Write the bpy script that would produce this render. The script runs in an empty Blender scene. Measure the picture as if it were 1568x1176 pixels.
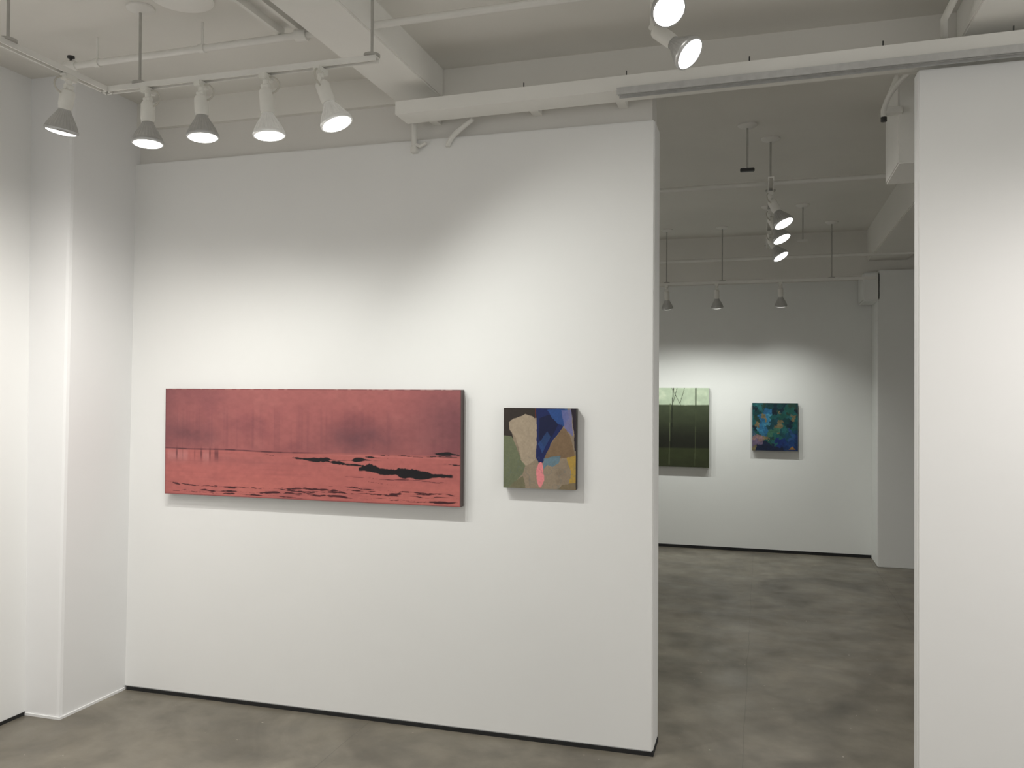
import bpy, bmesh, math, numpy as np
from mathutils import Vector, Matrix
sc=bpy.context.scene
sc.view_settings.view_transform='Standard'
sc.view_settings.look='None'
sc.view_settings.exposure=0.0
CEIL=3.14
D1=3.738      # main wall plane
D2=8.866      # far wall plane

# ------------------------------------------------------------------ materials
def s2l(c):
    c=c/255.0
    return c/12.92 if c<=0.04045 else ((c+0.055)/1.055)**2.4
def rgb(r,g,b): return (s2l(r),s2l(g),s2l(b),1)
def mat(name,col,rough=0.5,metal=0.0,emit=None,estr=0,noise=0.0,nscale=8,bump=0.0,bscale=60,spec=0.5):
    m=bpy.data.materials.new(name); m.use_nodes=True
    nt=m.node_tree; b=nt.nodes['Principled BSDF']
    b.inputs['Roughness'].default_value=rough; b.inputs['Metallic'].default_value=metal
    b.inputs['Base Color'].default_value=col
    b.inputs['Specular IOR Level'].default_value=spec
    geo=nt.nodes.new('ShaderNodeNewGeometry')
    if noise>0:
        n=nt.nodes.new('ShaderNodeTexNoise'); n.inputs['Scale'].default_value=nscale; n.inputs['Detail'].default_value=4
        nt.links.new(geo.outputs['Position'],n.inputs['Vector'])
        r=nt.nodes.new('ShaderNodeValToRGB')
        r.color_ramp.elements[0].position=.3; r.color_ramp.elements[1].position=.7
        r.color_ramp.elements[0].color=tuple(c*(1-noise) for c in col[:3])+(1,)
        r.color_ramp.elements[1].color=tuple(min(1,c*(1+noise)) for c in col[:3])+(1,)
        nt.links.new(n.outputs['Fac'],r.inputs['Fac']); nt.links.new(r.outputs['Color'],b.inputs['Base Color'])
    if bump>0:
        n2=nt.nodes.new('ShaderNodeTexNoise'); n2.inputs['Scale'].default_value=bscale; n2.inputs['Detail'].default_value=3
        nt.links.new(geo.outputs['Position'],n2.inputs['Vector'])
        bp=nt.nodes.new('ShaderNodeBump'); bp.inputs['Strength'].default_value=bump; bp.inputs['Distance'].default_value=.01
        nt.links.new(n2.outputs['Fac'],bp.inputs['Height']); nt.links.new(bp.outputs['Normal'],b.inputs['Normal'])
    if emit is not None:
        b.inputs['Emission Color'].default_value=emit; b.inputs['Emission Strength'].default_value=estr
    return m
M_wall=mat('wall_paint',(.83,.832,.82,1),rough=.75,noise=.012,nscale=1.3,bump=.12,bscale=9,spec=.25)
M_wallfar=mat('far_wall_paint',(.81,.82,.80,1),rough=.8,noise=.012,nscale=1.3,bump=.1,bscale=9,spec=.2)
M_col=mat('column_paint',(.82,.822,.82,1),rough=.75,noise=.01,nscale=2,bump=.15,bscale=7,spec=.25)
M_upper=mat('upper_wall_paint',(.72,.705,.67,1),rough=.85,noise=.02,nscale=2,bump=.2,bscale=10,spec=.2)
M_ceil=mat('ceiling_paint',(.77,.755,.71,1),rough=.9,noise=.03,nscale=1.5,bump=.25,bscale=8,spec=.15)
M_beam=mat('beam_paint',(.87,.86,.82,1),rough=.8,noise=.02,nscale=3,bump=.2,bscale=10,spec=.2)
M_black=mat('shadow_gap_black',(.012,.012,.012,1),rough=.8,noise=.3,nscale=30)
M_pipe=mat('pipe_white_paint',(.78,.77,.73,1),rough=.45,noise=.03,nscale=12)
M_rod=mat('rod_metal',(.45,.44,.41,1),rough=.4,metal=.3,noise=.05,nscale=20)
M_steel=mat('galvanised_rail',(.55,.55,.54,1),rough=.45,metal=.15,noise=.08,nscale=30)
M_lampwhite=mat('lamp_socket_white',(.78,.77,.72,1),rough=.4,noise=.02,nscale=30)
M_refl=mat('lamp_reflector_grey',(.50,.50,.49,1),rough=.3,metal=.45,noise=.06,nscale=40)
M_reflglow=mat('lamp_reflector_glass',(.66,.66,.64,1),rough=.2,metal=.4,noise=.05,nscale=40,emit=(1,.97,.9,1),estr=.1)
M_lens=mat('lamp_lens_lit',(1,1,1,1),rough=.3,emit=(1,.98,.94,1),estr=6)
M_lensdim=mat('lamp_lens_soft',(1,1,1,1),rough=.3,emit=(1,.98,.94,1),estr=1)
M_cord=mat('lamp_cord',(.55,.53,.47,1),rough=.6,noise=.05,nscale=60)
M_dark=mat('dark_fitting',(.04,.04,.04,1),rough=.5,noise=.1,nscale=60)

# floor
def floor_mat():
    m=bpy.data.materials.new('polished_concrete'); m.use_nodes=True
    nt=m.node_tree; L=nt.links; b=nt.nodes['Principled BSDF']
    geo=nt.nodes.new('ShaderNodeNewGeometry')
    def noise(scale,detail,rough=.5,dist=0):
        n=nt.nodes.new('ShaderNodeTexNoise'); n.inputs['Scale'].default_value=scale; n.inputs['Detail'].default_value=detail
        n.inputs['Roughness'].default_value=rough; n.inputs['Distortion'].default_value=dist
        L.new(geo.outputs['Position'],n.inputs['Vector']); return n
    def ramp(a,b_,c0,c1):
        r=nt.nodes.new('ShaderNodeValToRGB'); e=r.color_ramp.elements
        e[0].position=a; e[1].position=b_; e[0].color=c0; e[1].color=c1; return r
    n1=noise(1.6,8,.6,.6); r1=ramp(.32,.70,rgb(102,97,87),rgb(140,134,122)); L.new(n1.outputs['Fac'],r1.inputs['Fac'])
    n2=noise(5,6,.6,.3); r2=ramp(.30,.72,(.76,.76,.755,1),(1.10,1.09,1.06,1)); L.new(n2.outputs['Fac'],r2.inputs['Fac'])
    mx=nt.nodes.new('ShaderNodeMix'); mx.data_type='RGBA'; mx.blend_type='MULTIPLY'; mx.inputs[0].default_value=1
    L.new(r1.outputs['Color'],mx.inputs[6]); L.new(r2.outputs['Color'],mx.inputs[7])
    n3=noise(1.1,3,.5,1.2); r3=ramp(.54,.68,(1,1,1,1),(.64,.63,.62,1)); L.new(n3.outputs['Fac'],r3.inputs['Fac'])
    mx2=nt.nodes.new('ShaderNodeMix'); mx2.data_type='RGBA'; mx2.blend_type='MULTIPLY'; mx2.inputs[0].default_value=1
    L.new(mx.outputs[2],mx2.inputs[6]); L.new(r3.outputs['Color'],mx2.inputs[7])
    sep=nt.nodes.new('ShaderNodeSeparateXYZ'); L.new(geo.outputs['Position'],sep.inputs[0])
    nw=noise(3,3)
    def line(axis,pos,w,wob=.03):
        a=nt.nodes.new('ShaderNodeMath'); a.operation='MULTIPLY_ADD'; L.new(nw.outputs['Fac'],a.inputs[0]); a.inputs[1].default_value=wob; L.new(sep.outputs[axis],a.inputs[2])
        s=nt.nodes.new('ShaderNodeMath'); s.operation='SUBTRACT'; L.new(a.outputs[0],s.inputs[0]); s.inputs[1].default_value=pos
        ab=nt.nodes.new('ShaderNodeMath'); ab.operation='ABSOLUTE'; L.new(s.outputs[0],ab.inputs[0])
        lt=nt.nodes.new('ShaderNodeMath'); lt.operation='LESS_THAN'; L.new(ab.outputs[0],lt.inputs[0]); lt.inputs[1].default_value=w
        return lt
    ls=[line(0,-.06,.002),line(0,1.02,.003),line(1,6.3,.003),line(0,-1.8,.002)]
    cur=ls[0]
    for l in ls[1:]:
        mxm=nt.nodes.new('ShaderNodeMath'); mxm.operation='MAXIMUM'; L.new(cur.outputs[0],mxm.inputs[0]); L.new(l.outputs[0],mxm.inputs[1]); cur=mxm
    mx3=nt.nodes.new('ShaderNodeMix'); mx3.data_type='RGBA'; mx3.blend_type='MIX'
    sc_=nt.nodes.new('ShaderNodeMath'); sc_.operation='MULTIPLY'; L.new(cur.outputs[0],sc_.inputs[0]); sc_.inputs[1].default_value=.35
    L.new(sc_.outputs[0],mx3.inputs[0]); L.new(mx2.outputs[2],mx3.inputs[6]); mx3.inputs[7].default_value=rgb(62,58,52)
    n5=noise(38,2,.5); r5=ramp(.745,.765,(0,0,0,1),(1,1,1,1)); L.new(n5.outputs['Fac'],r5.inputs['Fac'])
    mx4=nt.nodes.new('ShaderNodeMix'); mx4.data_type='RGBA'; L.new(r5.outputs['Color'],mx4.inputs[0]); L.new(mx3.outputs[2],mx4.inputs[6]); mx4.inputs[7].default_value=rgb(170,163,150)
    L.new(mx4.outputs[2],b.inputs['Base Color'])
    n4=noise(4,5); r4=ramp(.3,.7,(.28,.28,.28,1),(.46,.46,.46,1)); L.new(n4.outputs['Fac'],r4.inputs['Fac']); L.new(r4.outputs['Color'],b.inputs['Roughness'])
    b.inputs['Specular IOR Level'].default_value=.42
    bp=nt.nodes.new('ShaderNodeBump'); bp.inputs['Strength'].default_value=.05; L.new(n2.outputs['Fac'],bp.inputs['Height']); L.new(bp.outputs['Normal'],b.inputs['Normal'])
    return m
M_floor=floor_mat()

# ------------------------------------------------------------------ mesh builder
class MB:
    def __init__(s,name): s.name=name; s.v=[]; s.f=[]; s.mi=[]; s.sm=[]; s.mats=[]
    def m(s,mt):
        if mt not in s.mats: s.mats.append(mt)
        return s.mats.index(mt)
    def add(s,vs,fs,mt,smooth=False):
        o=len(s.v); s.v+= [tuple(v) for v in vs]; k=s.m(mt)
        for f in fs: s.f.append([i+o for i in f]); s.mi.append(k); s.sm.append(smooth)
    def box(s,a,b,mt,bev=0.0):
        a=Vector(a); b=Vector(b)
        bm=bmesh.new(); bmesh.ops.create_cube(bm,size=1)
        for v in bm.verts: v.co=Vector([(a[i]+b[i])/2+v.co[i]*(b[i]-a[i]) for i in range(3)])
        if bev>0: bmesh.ops.bevel(bm,geom=bm.edges[:],offset=bev,segments=2,affect='EDGES')
        bm.verts.index_update()
        s.add([v.co.copy() for v in bm.verts],[[v.index for v in f.verts] for f in bm.faces],mt); bm.free()
    def hexa(s,pts,mt):
        s.add(pts,[[3,2,1,0],[4,5,6,7],[0,1,5,4],[1,2,6,5],[2,3,7,6],[3,0,4,7]],mt)
    def lathe(s,origin,axis,prof,mt,seg=32,rib=0.0,caps=True):
        axis=Vector(axis).normalized(); q=axis.to_track_quat('Z','Y').to_matrix(); o=Vector(origin)
        vs=[];fs=[]
        for (r,z) in prof:
            for i in range(seg):
                a=2*math.pi*i/seg; rr=r*(1+(rib if i%2 else -rib))
                vs.append(o+q@Vector((rr*math.cos(a),rr*math.sin(a),z)))
        n=len(prof)
        for j in range(n-1):
            for i in range(seg):
                i2=(i+1)%seg; fs.append([j*seg+i,j*seg+i2,(j+1)*seg+i2,(j+1)*seg+i])
        if caps:
            fs.append(list(range(seg))[::-1]); fs.append([(n-1)*seg+i for i in range(seg)])
        s.add(vs,fs,mt,smooth=(rib==0))
    def tube(s,pts,r,mt,seg=12):
        pts=[Vector(p) for p in pts]; vs=[];fs=[]
        t0=(pts[1]-pts[0]).normalized(); up=Vector((0,0,1)) if abs(t0.z)<.9 else Vector((1,0,0))
        nrm=(up-t0*up.dot(t0)).normalized()
        for k,p in enumerate(pts):
            t=(pts[min(k+1,len(pts)-1)]-pts[max(k-1,0)]).normalized()
            nrm=(nrm-t*nrm.dot(t)).normalized(); bn=t.cross(nrm)
            for i in range(seg):
                a=2*math.pi*i/seg; vs.append(p+(nrm*math.cos(a)+bn*math.sin(a))*r)
        for k in range(len(pts)-1):
            for i in range(seg):
                i2=(i+1)%seg; fs.append([k*seg+i,k*seg+i2,(k+1)*seg+i2,(k+1)*seg+i])
        fs.append(list(range(seg))[::-1]); fs.append([(len(pts)-1)*seg+i for i in range(seg)])
        s.add(vs,fs,mt,smooth=True)
    def done(s):
        me=bpy.data.meshes.new(s.name); me.from_pydata(s.v,[],s.f)
        for m_ in s.mats: me.materials.append(m_)
        me.polygons.foreach_set('material_index',s.mi); me.polygons.foreach_set('use_smooth',s.sm)
        me.update(); 
        bm=bmesh.new(); bm.from_mesh(me); bmesh.ops.recalc_face_normals(bm,faces=bm.faces[:])
        for e in bm.edges:
            if len(e.link_faces)==2 and e.calc_face_angle(0)>math.radians(40): e.smooth=False
        bm.to_mesh(me); bm.free()
        ob=bpy.data.objects.new(s.name,me); sc.collection.objects.link(ob); return ob
def bez(p0,p1,p2,p3,n=10):
    p0,p1,p2,p3=map(Vector,(p0,p1,p2,p3)); out=[]
    for i in range(n+1):
        t=i/n; out.append(p0*(1-t)**3+p1*3*t*(1-t)**2+p2*3*t*t*(1-t)+p3*t**3)
    return out

# ------------------------------------------------------------------ room shell
def simple(name,a,b,mt,bev=0):
    m=MB(name); m.box(a,b,mt,bev); return m.done()
simple('floor',(-3.7,-3.3,-.1),(4.0,9.2,0),M_floor)
simple('ceiling',(-3.7,-3.3,CEIL),(4.0,9.2,CEIL+.12),M_ceil)
simple('wall_left',(-3.7,-3.3,0),(-3.473,9.2,CEIL),M_wall)
simple('wall_right',(3.6,3.4,0),(3.8,9.2,CEIL),M_wall)
m=MB('wall_main'); m.box((-3.45,D1,0.016),(-.455,D1+.19,2.813),M_wall,.006); m.done()
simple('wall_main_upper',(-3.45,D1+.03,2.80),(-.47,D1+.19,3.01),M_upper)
simple('wall_main_east',(1.75,D1+.02,0),(3.6,D1+.19,CEIL),M_wall)
simple('wall_far',(-3.5,D2,0.0),(3.6,D2+.2,2.73),M_wallfar)
m=MB('wall_corner_column')
def colpts(z,xr): 
    r=.018; y0=3.299
    return [(-3.48,3.78,z),(-3.48,y0,z),(xr-r,y0,z),(xr-r*.29,y0+r*.29,z),(xr,y0+r,z),(xr,3.78,z)]
b_=colpts(0,-3.262); t_=colpts(CEIL,-3.218)
vs=b_+t_; fs=[[i,(i+1)%6,(i+1)%6+6,i+6] for i in range(6)]+[[5,4,3,2,1,0],[6,7,8,9,10,11]]
m.add(vs,fs,M_col); m.done()
m=MB('wall_sliding_panel'); m.box((.583,3.585,.012),(2.6,3.665,2.868),M_wall,.006); m.done()
simple('gap_shade_main',(-3.25,D1-.004,0),(-.452,D1+.18,.016),M_black)  # black filler strip, paints the dark of the gap under the wall
simple('gap_shade_left',(-3.475,-3.1,0),(-3.468,3.297,.016),M_black)  # black strip as painted shade of the base gap, no recess modelled
simple('gap_shade_far',(-3.4,D2-.006,0),(1.03,D2+.01,.03),M_black)  # dark of the base gap put in as a black strip
m=MB('baseboard_column'); m.box((-3.47,3.293,0),(-3.262,3.3,.012),M_col); m.box((-3.262,3.293,0),(-3.255,3.73,.012),M_col); m.done()
simple('ceiling_beam',(-3.45,D1-.0,3.0),(3.6,D1+.26,CEIL+.01),M_ceil)
m=MB('ceiling_beam'); m.box((-1.70,-3.1,3.0),(-1.46,D1-.001,CEIL+.01),M_beam,.006); m.done()
m=MB('ceiling_beam'); m.box((.75,-3.1,3.0),(1.02,D1-.001,CEIL+.01),M_beam,.006); m.done()
m=MB('ceiling_beam'); m.box((-3.45,8.50,2.714),(3.6,9.05,CEIL+.01),M_ceil,.006); m.done()
m=MB('ceiling_beam'); m.box((.615,4.30,2.687),(3.6,4.72,CEIL+.01),M_beam,.006); m.done()
m=MB('ceiling_beam'); m.box((.95,4.71,2.85),(1.3,8.52,CEIL+.01),M_ceil,.006); m.done()
m=MB('wall_far_column')
m.box((1.034,8.43,0),(1.7,8.87,2.75),M_wallfar,.005); m.box((.907,8.43,2.47),(1.06,8.87,2.735),M_wallfar,.012); m.done()

# ------------------------------------------------------------------ boxed rail and sliding track
m=MB('sliding_panel_header')
def zt(x): return 2.928+(x+1.61)*.012
def zb(x): return 2.868+(x+1.61)*.010
x0,x1=-1.61,3.3; y0,y1=3.52,3.66
m.hexa([(x0,y0,zb(x0)),(x1,y0,zb(x1)),(x1,y1,zb(x1)),(x0,y1,zb(x0)),(x0,y0,zt(x0)),(x1,y0,zt(x1)),(x1,y1,zt(x1)),(x0,y1,zt(x0))],M_beam)
x0=-.585
for k,(ya,yb,dz) in enumerate([(3.49,3.496,.028),(3.496,3.52,.012),(3.52,3.523,.024),(3.523,3.56,.010),(3.56,3.565,.022)]):
    z0=zb(x0)+.002; z1=zb(x1)+.002
    m.hexa([(x0,ya,z0-dz),(x1,ya,z1-dz),(x1,yb,z1-dz),(x0,yb,z0-dz),(x0,ya,z0),(x1,ya,z1),(x1,yb,z1),(x0,yb,z0)],M_steel)
for x in (-1.0,-.55,-.05,.45,.9): m.tube([(x,3.525,zt(x)-.002),(x,3.525,zt(x)+.02)],.0025,M_dark,6)
for x in (-1.5,-1.0,-.6): m.box((x-.02,3.655,2.885),(x+.02,3.767,2.92),M_beam)
m.done()

# ------------------------------------------------------------------ pipes / conduits
def pipe(name,pts,r,mt=M_pipe,clamps=()):
    m=MB(name); m.tube(pts,r,mt)
    a=Vector(pts[0]); b=Vector(pts[-1]); d=(b-a).normalized()
    for t in clamps:
        p=a.lerp(b,t); m.lathe(p-d*.012,d,[(r*1.35,0),(r*1.35,.024)],mt,16)
        m.tube([p+Vector((0,0,r)),(p.x,p.y,CEIL+.002)],.005,mt,8)
    return m
m=pipe('ceiling_conduit',[(-2.90,2.99,3.03),(2.8,2.93,3.03)],.014,clamps=(.02,.115,.8))
m.lathe((-2.96,2.99,3.03),(1,0,0),[(.018,0),(.024,.01),(.024,.05),(.018,.06)],M_pipe,16)
m.lathe((-2.93,2.99,3.045),(0,0,1),[(.006,0),(.006,.02),(.016,.022),(.016,.03)],M_dark,12)
m.lathe((-1.80,2.98,3.03),(1,0,0),[(.024,0),(.024,.05)],M_pipe,16)
m.done()
m=MB('ceiling_strut'); m.box((-1.88,.5,3.045),(-1.865,3.0,3.085),M_pipe); m.box((-1.79,.5,3.045),(-1.775,3.0,3.085),M_pipe); m.box((-1.88,.5,3.075),(-1.775,3.0,3.085),M_pipe)
for y in (1,2,2.9): m.box((-1.84,y-.02,3.08),(-1.81,y+.02,CEIL+.002),M_pipe)
m.done()
m=MB('ceiling_rose'); m.lathe((-2.18,2.77,CEIL+.001),(0,0,-1),[(.12,0),(.12,.008),(.10,.016),(.03,.02)],M_beam,40); m.done()
m=MB('wall_conduit')
m.tube([(-1.60,D1-.02,2.76),(-1.60,D1-.02,2.90)],.013,M_pipe); m.box((-1.615,D1-.035,2.745),(-1.585,D1+.002,2.775),M_pipe,.003)
m.tube([(-1.60,D1-.02,2.79),(-1.57,D1-.02,2.775),(-1.54,D1-.02,2.79)],.009,M_pipe,8)
m.tube([(-1.43,D1-.012,2.765)]+bez((-1.43,D1-.012,2.77),(-1.42,D1-.012,2.81),(-1.38,D1-.02,2.83),(-1.30,D1-.03,2.88),8),.012,M_pipe)
m.done()
m=MB('wall_conduit')
m.tube([(.55,4.28,2.90)]+bez((.55,4.28,2.92),(.55,4.28,3.0),(.60,4.1,3.03),(.66,4.0,3.04),8),.012,M_pipe); m.lathe((.55,4.28,2.885),(0,0,1),[(.014,0),(.014,.02)],M_dark,12)
m.box((.54,4.27,2.92),(.63,4.31,2.95),M_pipe); m.done()
m=MB('ceiling_conduit'); m.tube([(.68,3.60,2.99),(.66,3.50,3.02),(.70,3.2,3.10),(.70,2.2,3.12),(.70,-1,3.12)],.013,M_pipe)
for y in (3.2,2.2,.5): m.box((.68,y-.012,3.10),(.72,y+.012,CEIL+.002),M_pipe)
m.done()
pipe('ceiling_conduit',[(-3.3,5.42,2.885),(3.4,5.30,2.885)],.014,clamps=(.1,.5,.9)).done()
pipe('ceiling_conduit',[(-3.3,8.10,2.85),(3.4,8.06,2.85)],.015,clamps=(.1,.35,.9)).done()

# ------------------------------------------------------------------ tracks
def track(name,pts,rods,canr=.055,w=.017,h=.022):
    m=MB(name)
    for a,b in zip(pts[:-1],pts[1:]):
        a=Vector(a); b=Vector(b); d=(b-a).normalized(); n=Vector((-d.y,d.x,0))
        a2=a-d*w; b2=b+d*w
        def seg(o0,o1,z0,z1):
            P=[a2+n*o0,b2+n*o0,b2+n*o1,a2+n*o1]
            m.hexa([p+Vector((0,0,z0)) for p in P]+[p+Vector((0,0,z1)) for p in P],M_pipe)
        seg(-w,w,h*.6,h); seg(-w,-w*.65,0,h*.6); seg(w*.65,w,0,h*.6)
    for r in rods:
        x,y,z=r[:3]
        m.tube([(x,y,z+h),(x,y,CEIL-.004)],.0055,M_rod,10)
        m.lathe((x,y,z+h-.002),(0,0,1),[(.03,0),(.03,.008),(.012,.012)],M_rod,20)
        if len(r)<4: m.lathe((x,y,CEIL+.001),(0,0,-1),[(canr,0),(canr,.008),(canr*.7,.018),(.012,.022)],M_pipe,28)
    return m.done()
track('lighting_track',[(-2.555,.4,2.81),(-2.56,2.80,2.81),(-1.37,2.80,2.81)],[(-2.555,2.325,2.81,0),(-2.40,2.80,2.81),(-1.375,2.80,2.81,0),(-2.555,.9,2.81)])
track('lighting_track',[(-.40,.2,3.08),(-.40,3.08,3.08)],[(-.40,.6,3.08),(-.40,1.9,3.08)])
track('lighting_track',[(1.0,2.35,2.90),(3.2,2.35,2.90)],[(1.5,2.35,2.90),(2.8,2.35,2.90)])
track('lighting_track',[(.05,4.95,2.80),(.05,7.3,2.80)],[(.05,5.29,2.80),(.05,7.22,2.80)])
track('lighting_track',[(-2.6,8.0,2.615),(.95,8.0,2.615)],[(-.35,8.0,2.615),(-.86,8.0,2.615),(.6,8.0,2.615)])
track('lighting_track',[(-2.4,4.9,2.80),(-2.4,7.4,2.80)],[(-2.4,5.2,2.80),(-2.4,7.1,2.80)])  # added unseen track, only carries the far-room fill lamps
m=MB('suspension_rod'); 
m.tube([(-.08,4.98,2.885),(-.08,4.98,CEIL-.004)],.0055,M_rod,10); m.lathe((-.08,4.98,CEIL+.001),(0,0,-1),[(.055,0),(.055,.008),(.04,.018),(.012,.022)],M_pipe,28)
m.box((-.12,4.965,2.87),(-.04,4.995,2.888),M_dark,.003); m.done()
m=MB('suspension_rod'); 
m.tube([(.32,7.22,2.85),(.32,7.22,CEIL-.004)],.0055,M_rod,10); m.lathe((.32,7.22,CEIL+.001),(0,0,-1),[(.055,0),(.055,.008),(.04,.018),(.012,.022)],M_pipe,28)
m.box((.28,7.205,2.84),(.36,7.235,2.855),M_pipe,.003); m.done()

# ------------------------------------------------------------------ lamps
def lamp(mount,aim,power,size=120,glow=False,col=(1,.96,.90),lit=True,cord=1,scale=1.0,blend=1.0,lens=None,drop=.045,beam=None,sl=.085):
    m=MB('track_spotlight'); k=scale
    M=Vector(mount); d=Vector(aim).normalized()
    m.box((M.x-.016,M.y-.03,M.z-.022),(M.x+.016,M.y+.03,M.z+.001),M_lampwhite,.003)
    m.lathe(M+Vector((0,0,-.02)),(0,0,-1),[(.012,0),(.012,drop-.027)],M_lampwhite,14)
    piv=M+Vector((0,0,-drop))
    side=d.cross(Vector((0,0,1)));  side=side.normalized() if side.length>.2 else Vector((1,0,0))
    m.lathe(piv-side*.016,side,[(.011,0),(.011,.032)],M_lampwhite,16)
    s0=.008
    m.lathe(piv+d*s0,d,[(.010,-.01),(.012,0),(.024*k,.006),(.027*k,.014),(.027*k,sl),(.025*k,sl+.003),(.025*k,sl+.013)],M_lampwhite,28)
    R=M_reflglow if glow else M_refl
    p2=piv+d*(s0+sl+.008)
    m.lathe(p2,d,[(.021*k,0),(.023*k,.010),(.032*k,.026),(.046*k,.05),(.055*k,.068),(.059*k,.080)],R,56,rib=.018,caps=False)
    m.lathe(p2+d*.080,d,[(.058*k,-.003),(.0615*k,0),(.062*k,.008),(.060*k,.012),(.055*k,.012)],R,40,caps=False)
    L=lens or M_lens
    m.lathe(p2+d*.080,d,[(.056*k,.010),(.05*k,.015),(.035*k,.019),(.018*k,.021),(.003*k,.022)],L if lit else M_refl,40)
    if cord:
        c0=M+Vector((0,.0,-.01))+side*.012*cord; c3=piv+d*.03+side*.024*cord
        m.tube(bez(c0,c0+side*.05*cord+Vector((0,0,.0)),c3+side*.05*cord-d*.01,c3,10),.0035,M_cord,8)
    ob=m.done()
    if power>0:
        bd=Vector(beam).normalized() if beam else d
        ld=bpy.data.lights.new('bulb','SPOT'); ld.energy=power; ld.color=col; ld.spot_size=math.radians(size); ld.spot_blend=blend; ld.shadow_soft_size=.03
        lo=bpy.data.objects.new('bulb',ld); sc.collection.objects.link(lo)
        lo.location=p2+d*.12; lo.rotation_euler=bd.to_track_quat('-Z','Y').to_euler(); lo.parent=ob
    return ob
TZ=2.81
W=33
lamp((-2.557,2.60,TZ),(-.25,.05,-.95),W,135,col=(1,.96,.91),cord=-1,beam=(-.45,.2,-.9),sl=.065)
lamp((-2.36,2.80,TZ),(.02,-.02,-1),W,135,col=(1,.975,.92),cord=1,beam=(-.15,.24,-.95),sl=.072)
lamp((-2.11,2.80,TZ),(.07,-.02,-1),W*.6,135,col=(1,1,.95),cord=1,beam=(0,.22,-.95),sl=.068)
lamp((-1.82,2.80,TZ),(.09,.0,-1),W*.65,135,glow=True,col=(1,1,.95),cord=1,beam=(.1,.22,-.95),sl=.085)
lamp((-1.586,2.80,TZ),(.36,.02,-.9),W*1.4,135,glow=True,col=(1,1,.95),cord=1,beam=(.7,.30,-.9),sl=.075)
for y in (2.0,1.3,.7): lamp((-2.555,y,TZ),(-.40,.05,-.9),W*1.3,135,col=(1,.96,.92))
lamp((-.38,2.97,3.08),(.36,-.50,-.65),14,140,cord=0)
lamp((-.38,3.06,3.08),(.66,-.24,-.62),14,140,cord=0,drop=.155)
for x in (1.2,1.9,2.6): lamp((x,2.35,2.90),(-.02,.35,-.9),W*1.3,135,col=(1,.955,.925))
for (x,y,ax,ay) in ((.05,5.22,.34,-.18),(.05,5.74,.34,-.18),(.05,6.5,.40,-.18)):
    lamp((x,y,2.80),(ax,ay,-.7),36,160,cord=1,col=(1,.97,.93),sl=.07)
for y in (5.3,6.1,6.9): lamp((-2.4,y,2.80),(-.5,-.1,-.8),46,155,cord=1,col=(1,.97,.93),sl=.07)  # added out-of-view lamps, raise the ambient light in the far room
for x in (-1.5,-.86,-.40,.165): lamp((x,8.0,2.615),(.02,.25,-.9),30,110,cord=0,col=(.98,1,.95),lens=M_lensdim,beam=(0,.34,-.9),sl=.07,scale=.9)

# ------------------------------------------------------------------ paintings
def grid_uv(w,h):
    u=(np.arange(w))/(w-1); v=(np.arange(h))/(h-1); return np.meshgrid(u,v)
def vn(U,V,fx,fy,seed):
    rng=np.random.RandomState(seed); g=rng.rand(int(fy)+3,int(fx)+3)
    x=np.clip(U,0,1)*fx; y=np.clip(V,0,1)*fy; xi=x.astype(int); yi=y.astype(int); a=x-xi; b=y-yi
    a=a*a*(3-2*a); b=b*b*(3-2*b)
    return (g[yi,xi]*(1-a)+g[yi,xi+1]*a)*(1-b)+(g[yi+1,xi]*(1-a)+g[yi+1,xi+1]*a)*b
def fbm(U,V,fx,fy,seed,o=4):
    s=0;amp=1;t=0
    for i in range(o): s=s+vn(U,V,fx*2**i,fy*2**i,seed+i*7)*amp; t+=amp; amp*=.55
    return s/t
def sst(a,b,x): 
    t=np.clip((x-a)/(b-a),0,1); return t*t*(3-2*t)
def mixc(img,col,al):
    return img*(1-al[...,None])+np.array(col,float)*al[...,None]
def inpoly(U,V,poly):
    c=np.zeros(U.shape,bool); n=len(poly)
    for i in range(n):
        x1,y1=poly[i]; x2,y2=poly[(i+1)%n]
        if y1==y2: continue
        k=((y1>V)!=(y2>V))&(U<(x2-x1)*(V-y1)/(y2-y1)+x1); c^=k
    return c.astype(float)
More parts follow.
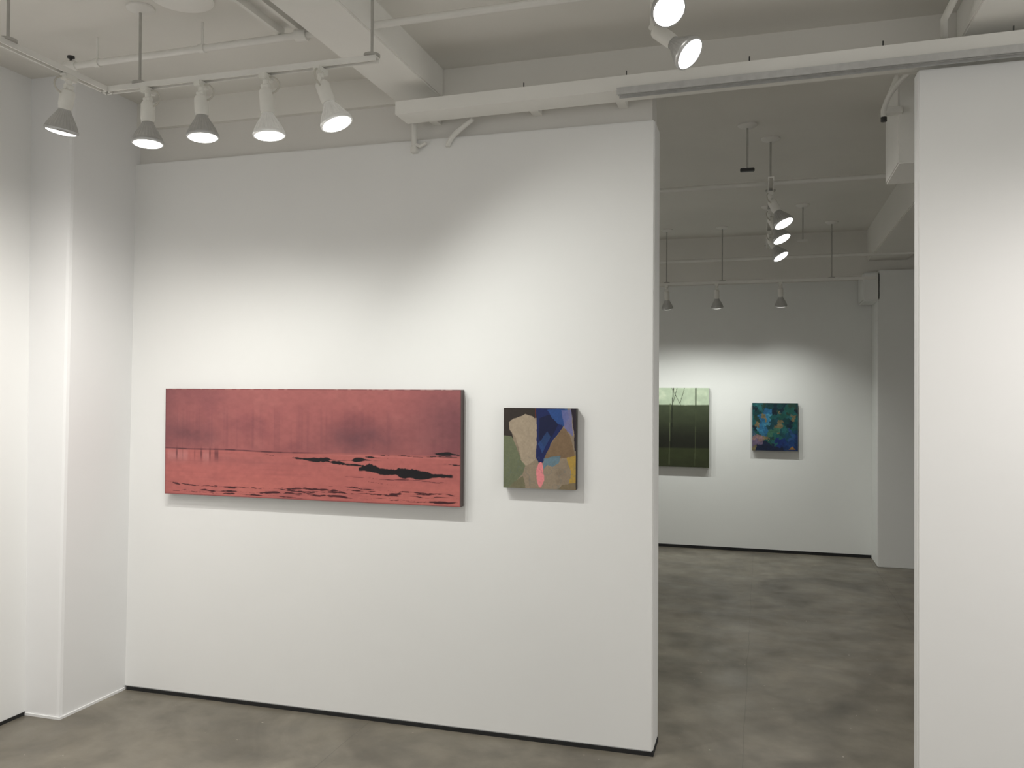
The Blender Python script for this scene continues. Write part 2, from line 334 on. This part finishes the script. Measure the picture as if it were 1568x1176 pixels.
def make_painting(name,X0,X1,Z0,Z1,wallY,thick,img,sidecol,rough=.5,spec=.35):
    h,w=img.shape[:2]; yf=wallY-thick
    U,V=grid_uv(w,h)
    co=np.stack([X0+(X1-X0)*U,np.full_like(U,yf),Z1-(Z1-Z0)*V],-1).reshape(-1,3)
    idx=np.arange(w*h).reshape(h,w)
    q=np.stack([idx[1:,:-1],idx[1:,1:],idx[:-1,1:],idx[:-1,:-1]],-1).reshape(-1,4)
    ex=np.array([(X0,yf,Z0),(X1,yf,Z0),(X1,yf,Z1),(X0,yf,Z1),(X0,wallY-.001,Z0),(X1,wallY-.001,Z0),(X1,wallY-.001,Z1),(X0,wallY-.001,Z1)])
    o=w*h; sf=[[0,4,5,1],[1,5,6,2],[2,6,7,3],[3,7,4,0],[4,7,6,5]]
    verts=np.vstack([co,ex]); faces=q.tolist()+[[i+o for i in f] for f in sf]
    me=bpy.data.meshes.new(name); me.from_pydata(verts.tolist(),[],faces)
    lin=np.where(img/255<=.04045,img/255/12.92,((np.clip(img,0,255)/255+.055)/1.055)**2.4).reshape(-1,3)
    col=np.ones((len(verts),4),np.float32); col[:o,:3]=lin; col[o:,:3]=[s2l(c) for c in sidecol]
    at=me.color_attributes.new('paint','FLOAT_COLOR','POINT'); at.data.foreach_set('color',col.ravel())
    m=bpy.data.materials.new(name+'_paint'); m.use_nodes=True; nt=m.node_tree; b=nt.nodes['Principled BSDF']
    a=nt.nodes.new('ShaderNodeAttribute'); a.attribute_name='paint'; nt.links.new(a.outputs['Color'],b.inputs['Base Color'])
    b.inputs['Roughness'].default_value=rough; b.inputs['Specular IOR Level'].default_value=spec
    g=nt.nodes.new('ShaderNodeNewGeometry'); n=nt.nodes.new('ShaderNodeTexNoise'); n.inputs['Scale'].default_value=90; n.inputs['Detail'].default_value=3
    bp=nt.nodes.new('ShaderNodeBump'); bp.inputs['Strength'].default_value=.08; bp.inputs['Distance'].default_value=.002
    nt.links.new(g.outputs['Position'],n.inputs['Vector']); nt.links.new(n.outputs['Fac'],bp.inputs['Height']); nt.links.new(bp.outputs['Normal'],b.inputs['Normal'])
    me.materials.append(m); me.update()
    ob=bpy.data.objects.new(name,me); sc.collection.objects.link(ob); return ob

def red():
    U,V=grid_uv(860,290)
    n1=fbm(U,V,6,3,1); n2=fbm(U,V,18,8,5); n3=fbm(U,V,60,30,9,3); ns=fbm(U,V,5,50,13,3)
    img=np.zeros(U.shape+(3,))+np.array((160,94,93.))
    img=mixc(img,(138,80,83),sst(.42,.72,n1)*.7)
    img=mixc(img,(174,109,105),sst(.5,.8,n2)*.3)
    top=sst(.25,0,V); img=mixc(img,(170,105,101),top*.35*sst(.9,.4,abs(U-.45)*2))
    img=mixc(img,(104,66,73),np.exp(-(((U-.97)/.12)**2+((V-.30)/.35)**2))*.6)
    img=mixc(img,(106,68,75),np.exp(-(((U-.69)/.12)**2+((V-.44)/.13)**2))*.85*(.4+n2))
    img=mixc(img,(112,70,75),np.exp(-(((U-.09)/.11)**2+((V-.42)/.12)**2))*.75*(.5+n2))
    img=mixc(img,(118,72,76),np.exp(-(((U-.0)/.04)**2))*.5)
    img=mixc(img,(122,76,80),np.exp(-(((U-.02)/.25)**2+((V-.05)/.2)**2))*.4)
    wat=sst(.56,.585,V)
    img=mixc(img,(184,104,98),wat*.75)
    img=mixc(img,(160,91,89),wat*sst(.45,.8,ns)*.55)
    img=mixc(img,(148,90,90),np.exp(-(((V-.66)/.07)**2))*.35*(n2+.4)*sst(.6,.3,U))
    img=mixc(img,(200,116,106),sst(.72,.92,V)*.45*sst(.35,.7,n1))
    hv=.562+.03*U+.003*np.sin(U*20)
    img=mixc(img,(66,34,42),np.exp(-((V-hv)/.0055)**2)*(.55+.45*sst(.3,.6,fbm(U,V*0,30,1,21,2)))*sst(.66,.40,U))
    img=mixc(img,(206,128,124),np.exp(-((V-hv-.004)/.005)**2)*.35*sst(.45,.6,U))
    dr=sst(.5,.7,fbm(U,V*0,40,1,31,2)); img=mixc(img,(190,132,130),dr*np.exp(-((V-.63)/.05)**2)*sst(.30,.22,U)*.5)
    dk=sst(.66,.74,fbm(U,V*0,90,1,35,2)); img=mixc(img,(84,46,52),dk*np.exp(-((V-.61)/.05)**2)*sst(.3,.2,U)*.6)
    dv=sst(.5,.8,fbm(U,V*.3,110,2,37,2)); img=mixc(img,(114,68,74),dv*.22*sst(.1,.3,V)*sst(.62,.5,V))
    dark=(22,18,23)
    def band(u0,u1,v0,v1,th,seed,col=dark,al=.97,soft=.2,fx=14,wob=.012):
        t=np.clip((U-u0)/(u1-u0),0,1); c=v0+(v1-v0)*t+(fbm(U,V*0,fx,1,seed,3)-.5)*wob*2
        env=np.where((U>u0)&(U<u1),np.sin(np.pi*t)**.5,0)
        thk=th*env*(.2+1.5*sst(.3,.75,fbm(U,V*0,fx*2,1,seed+3,3)))
        d=abs(V-c); return np.clip((thk-d)/(th*soft)+.0,0,1)*al*(env>0.02),col
    def ap(img,bc): return mixc(img,bc[1],bc[0])
    t=np.clip((U-.68)/.30,0,1); c=.705+.035*t
    up=(.032*np.exp(-((t-.10)/.10)**2)+.020*np.exp(-((t-.45)/.2)**2)+.013)*(.3+1.5*fbm(U,V*0,70,1,41,3))
    dn=(.013+.030*sst(0,.4,t)*sst(1.05,.6,t))*(.5+1.0*fbm(U,V*0,40,1,47,3))
    al=((U>.68)&(U<.985))*np.clip((V-(c-up))/.006,0,1)*np.clip((c+dn-V)/.006,0,1)*sst(1.0,.97,t+0*U)
    img=mixc(img,dark,al)
    for a in [(.455,.60,.625,.645,.012,51),(.50,.76,.635,.625,.013,55),(.56,.68,.650,.66,.010,59),(.46,.50,.610,.63,.012,61),(.60,.70,.66,.685,.009,63),
              (.74,.99,.575,.585,.004,64),(.92,1.0,.55,.565,.010,67),(.93,1.0,.635,.64,.007,69),(.36,.40,.605,.61,.003,70),(.70,.78,.60,.60,.006,72)]:
        img=ap(img,band(*a))
    img=ap(img,band(.60,.99,.775,.80,.004,71,(80,38,44),.7)); img=ap(img,band(.70,.82,.80,.85,.003,74,(70,32,38),.8))
    for i,a in enumerate([(.0,.30,.885,.925,.004),(.14,.30,.905,.92,.007),(.2,1.0,.915,.93,.005),(.34,.75,.90,.90,.006),(.05,.55,.955,.945,.007),(.45,1.,.955,.965,.007),(.55,.95,.87,.895,.004),(.7,1.0,.92,.90,.006),(.0,.06,.87,.915,.007),(.78,1,.975,.965,.008),(.02,.5,.975,.975,.005)]):
        img=ap(img,band(*a,81+i*4,(58,24,30),.9,.4,20,.014))
    img*= (0.95+.10*n3)[...,None]
    e=np.minimum(np.minimum(U*3,(1-U)*3),np.minimum(V,1-V)); img=mixc(img,(90,50,54),sst(.012,.002,e)*.5)
    img=mixc(img,(225,190,180),sst(.012,.0,V)*sst(.55,.7,fbm(U,V*0,60,1,99,2))*.5)
    return np.clip(img,0,255)
make_painting('red_seascape_painting',-2.984,-1.345,1.062,1.610,D1,.045,red(),(96,84,82))

def collage():
    U,V=grid_uv(230,250)
    n=fbm(U,V,5,5,3); n2=fbm(U,V,20,20,7); wx=(fbm(U,V,9,9,11)-.5)*.035; wy=(fbm(U,V,9,9,17)-.5)*.035
    u=U+wx; v=V+wy
    P=lambda pts:[((x-771)/111.,(y-625)/123.) for x,y in pts]
    img=np.zeros(U.shape+(3,))+np.array((146,131,112.)); img=mixc(img,(130,116,99),sst(.4,.7,n))
    def pg(pts,col,a=1.,uu=u,vv=v,var=.10):
        nonlocal img
        k=inpoly(uu,vv,P(pts)); c=np.array(col,float)*(1-var/2+var*n2[...,None]); img=img*(1-k[...,None]*a)+c*k[...,None]*a
    pg([(765,620),(823,620),(823,640),(800,642),(782,655),(786,672),(765,674)],(50,43,39))
    pg([(765,668),(783,668),(790,682),(798,702),(806,712),(801,728),(790,738),(776,752),(765,752)],(106,112,87))
    pg([(779,647),(786,642),(798,637),(805,634),(816,639),(822,648),(822,676),(821,704),(812,711),(806,713),(798,704),(796,690),(789,668),(780,658)],(162,147,127))
    pg([(821,620),(865,620),(868,640),(862,655),(846,676),(836,700),(828,714),(822,702)],(24,36,86))
    pg([(826,640),(846,634),(856,650),(846,668),(834,684),(826,672)],(17,24,60))
    pg([(838,628),(870,624),(872,640),(864,652),(854,648),(846,640)],(46,86,148),.75)
    pg([(824,680),(838,660),(843,670),(832,692)],(56,98,150),.5)
    pg([(860,628),(876,626),(877,668),(866,656),(863,646)],(106,108,158),.85)
    pg([(875,620),(888,620),(888,692),(881,690),(878,650)],(38,30,42))
    pg([(862,655),(868,657),(876,676),(882,697),(868,700),(833,702),(847,676)],(122,100,76))
    pg([(833,702),(860,697),(857,708),(847,714),(838,712),(832,722)],(92,124,142),.85)
    pg([(868,700),(886,696),(886,752),(878,752),(872,738),(875,722)],(170,140,66))
    pg([(776,752),(790,738),(802,730),(808,752)],(112,108,84))
    pg([(862,741),(882,737),(882,752),(850,752)],(122,108,84))
    k=(((u-(828-771)/111.)/.052)**2+((v-(727-625)/123.)/.155)**2)<1; img=mixc(img,(224,136,140),k.astype(float))
    k=(abs(U-.447)<.005)*(V<.12); img=mixc(img,(120,40,36),k*1.0)
    lines=sst(.03,.0,abs(fbm(U,V,7,9,77,2)-.5))*.3*(v>.6); img=mixc(img,(100,110,110),lines)
    img*=(.95+.1*fbm(U,V,60,60,91,2))[...,None]
    return np.clip(img,0,255)
make_painting('abstract_collage_painting',-1.137,-.798,1.162,1.528,D1,.04,collage(),(40,34,32))

def green():
    U,V=grid_uv(200,170)
    n=fbm(U,V,4,4,3); n2=fbm(U,V,16,16,8)
    img=np.zeros(U.shape+(3,))+np.array((58,65,46.))
    img=mixc(img,(74,83,62),sst(.42,.22,V)*(.4+n)*.7)
    img=mixc(img,(28,30,22),sst(.35,.70,V)*.9)
    img=mixc(img,(60,67,40),sst(.745,.775,V)*.8)
    img=mixc(img,(50,54,35),sst(.86,.95,V)*.6)
    sky=sst(.225,.205,V+.02*(n-.5)); img=mixc(img,(190,206,180),sky)
    img=mixc(img,(216,220,198),sky*sst(.5,.8,n2)*.4)
    for (u0,u1,v0,v1,w,c) in [(.62,.585,0,.62,.005,(40,46,34)),(.66,.60,0,.25,.003,(50,56,44)),(.60,.70,0,.22,.003,(60,66,50)),(.74,.69,0,.2,.003,(70,76,60)),(.86,.86,0,.26,.006,(60,70,50)),
                              (.585,.575,.2,.98,.004,(96,104,78)),(.61,.60,.25,.75,.003,(20,24,16)),(.86,.85,.3,.98,.003,(78,86,60)),(.3,.34,0,.9,.005,(40,46,34)),(.15,.12,0,.7,.004,(40,46,34))]:
        t=(V-v0)/(v1-v0); k=(abs(U-(u0+(u1-u0)*t))<w)&(t>=0)&(t<=1); img=mixc(img,c,k*.85)
    img*=(.92+.16*n2)[...,None]
    return np.clip(img,0,255)
make_painting('green_landscape_painting',-1.46,-.513,.839,1.654,D2,.05,green(),(120,122,112))

def teal():
    U,V=grid_uv(150,160)
    wx=(fbm(U,V,10,10,1)-.5)*.2; wy=(fbm(U,V,10,10,2)-.5)*.2; u=U+wx; v=V+wy
    rng=np.random.RandomState(4); pts=rng.rand(110,2); best=np.full(U.shape,9.); idm=np.zeros(U.shape,int)
    for i,(a,b) in enumerate(pts):
        d=(u-a)**2+(v-b)**2; k=d<best; best[k]=d[k]; idm[k]=i
    cols=[]
    for a,b in pts:
        base=np.array([(16,62,66),(24,84,86),(14,44,60),(26,84,76),(36,66,56),(12,36,50),(34,96,100)][rng.randint(7)],float)
        if abs(a-.28)<.14 and .1<b<.65: base=np.array([(52,120,156),(40,100,140),(70,136,160)][rng.randint(3)],float)
        if .35<a<.7 and .3<b<.75: base=np.array([(30,92,90),(60,110,90),(24,70,80)][rng.randint(3)],float)
        if a<.3 and b>.62: base=np.array([(150,120,120),(110,96,120),(60,90,110)][rng.randint(3)],float)
        if a>.55 and b>.62: base=np.array([(24,50,110),(22,70,96),(40,80,130)][rng.randint(3)],float)
        if b>.88: base=np.array((22,34,62.))
        if rng.rand()<.08: base=np.array((120,110,80.))
        cols.append(base)
    img=np.array(cols)[idm]
    img=mixc(img,(24,56,108),inpoly(U,V,[(.66,.88),(1,.70),(1,1),(.7,1)])*.8)
    img=mixc(img,(150,110,60),inpoly(U,V,[(.80,.97),(.88,.90),(.95,.97)]))
    img*=(.68+.45*fbm(U,V,22,22,60))[...,None]
    return np.clip(img,0,255)
make_painting('teal_abstract_painting',-.088,.349,1.028,1.505,D2,.05,teal(),(26,38,46))

# ------------------------------------------------------------------ world + camera
w=bpy.data.worlds.new('world'); sc.world=w; w.use_nodes=True
w.node_tree.nodes['Background'].inputs[0].default_value=(1,.985,.95,1); w.node_tree.nodes['Background'].inputs[1].default_value=.88
cd=bpy.data.cameras.new('camera'); cam=bpy.data.objects.new('camera',cd); sc.collection.objects.link(cam)
cd.sensor_width=36; cd.sensor_fit='HORIZONTAL'; cd.lens=29.53; cd.clip_start=.05; cd.clip_end=100
yaw,pitch,roll=math.radians(16.539),math.radians(.561),math.radians(.302)
R=Matrix.Rotation(yaw,4,'Z')@Matrix.Rotation(math.pi/2+pitch,4,'X')@Matrix.Rotation(roll,4,'Z')
cam.matrix_world=Matrix.Translation((0,0,1.6))@R
sc.camera=cam
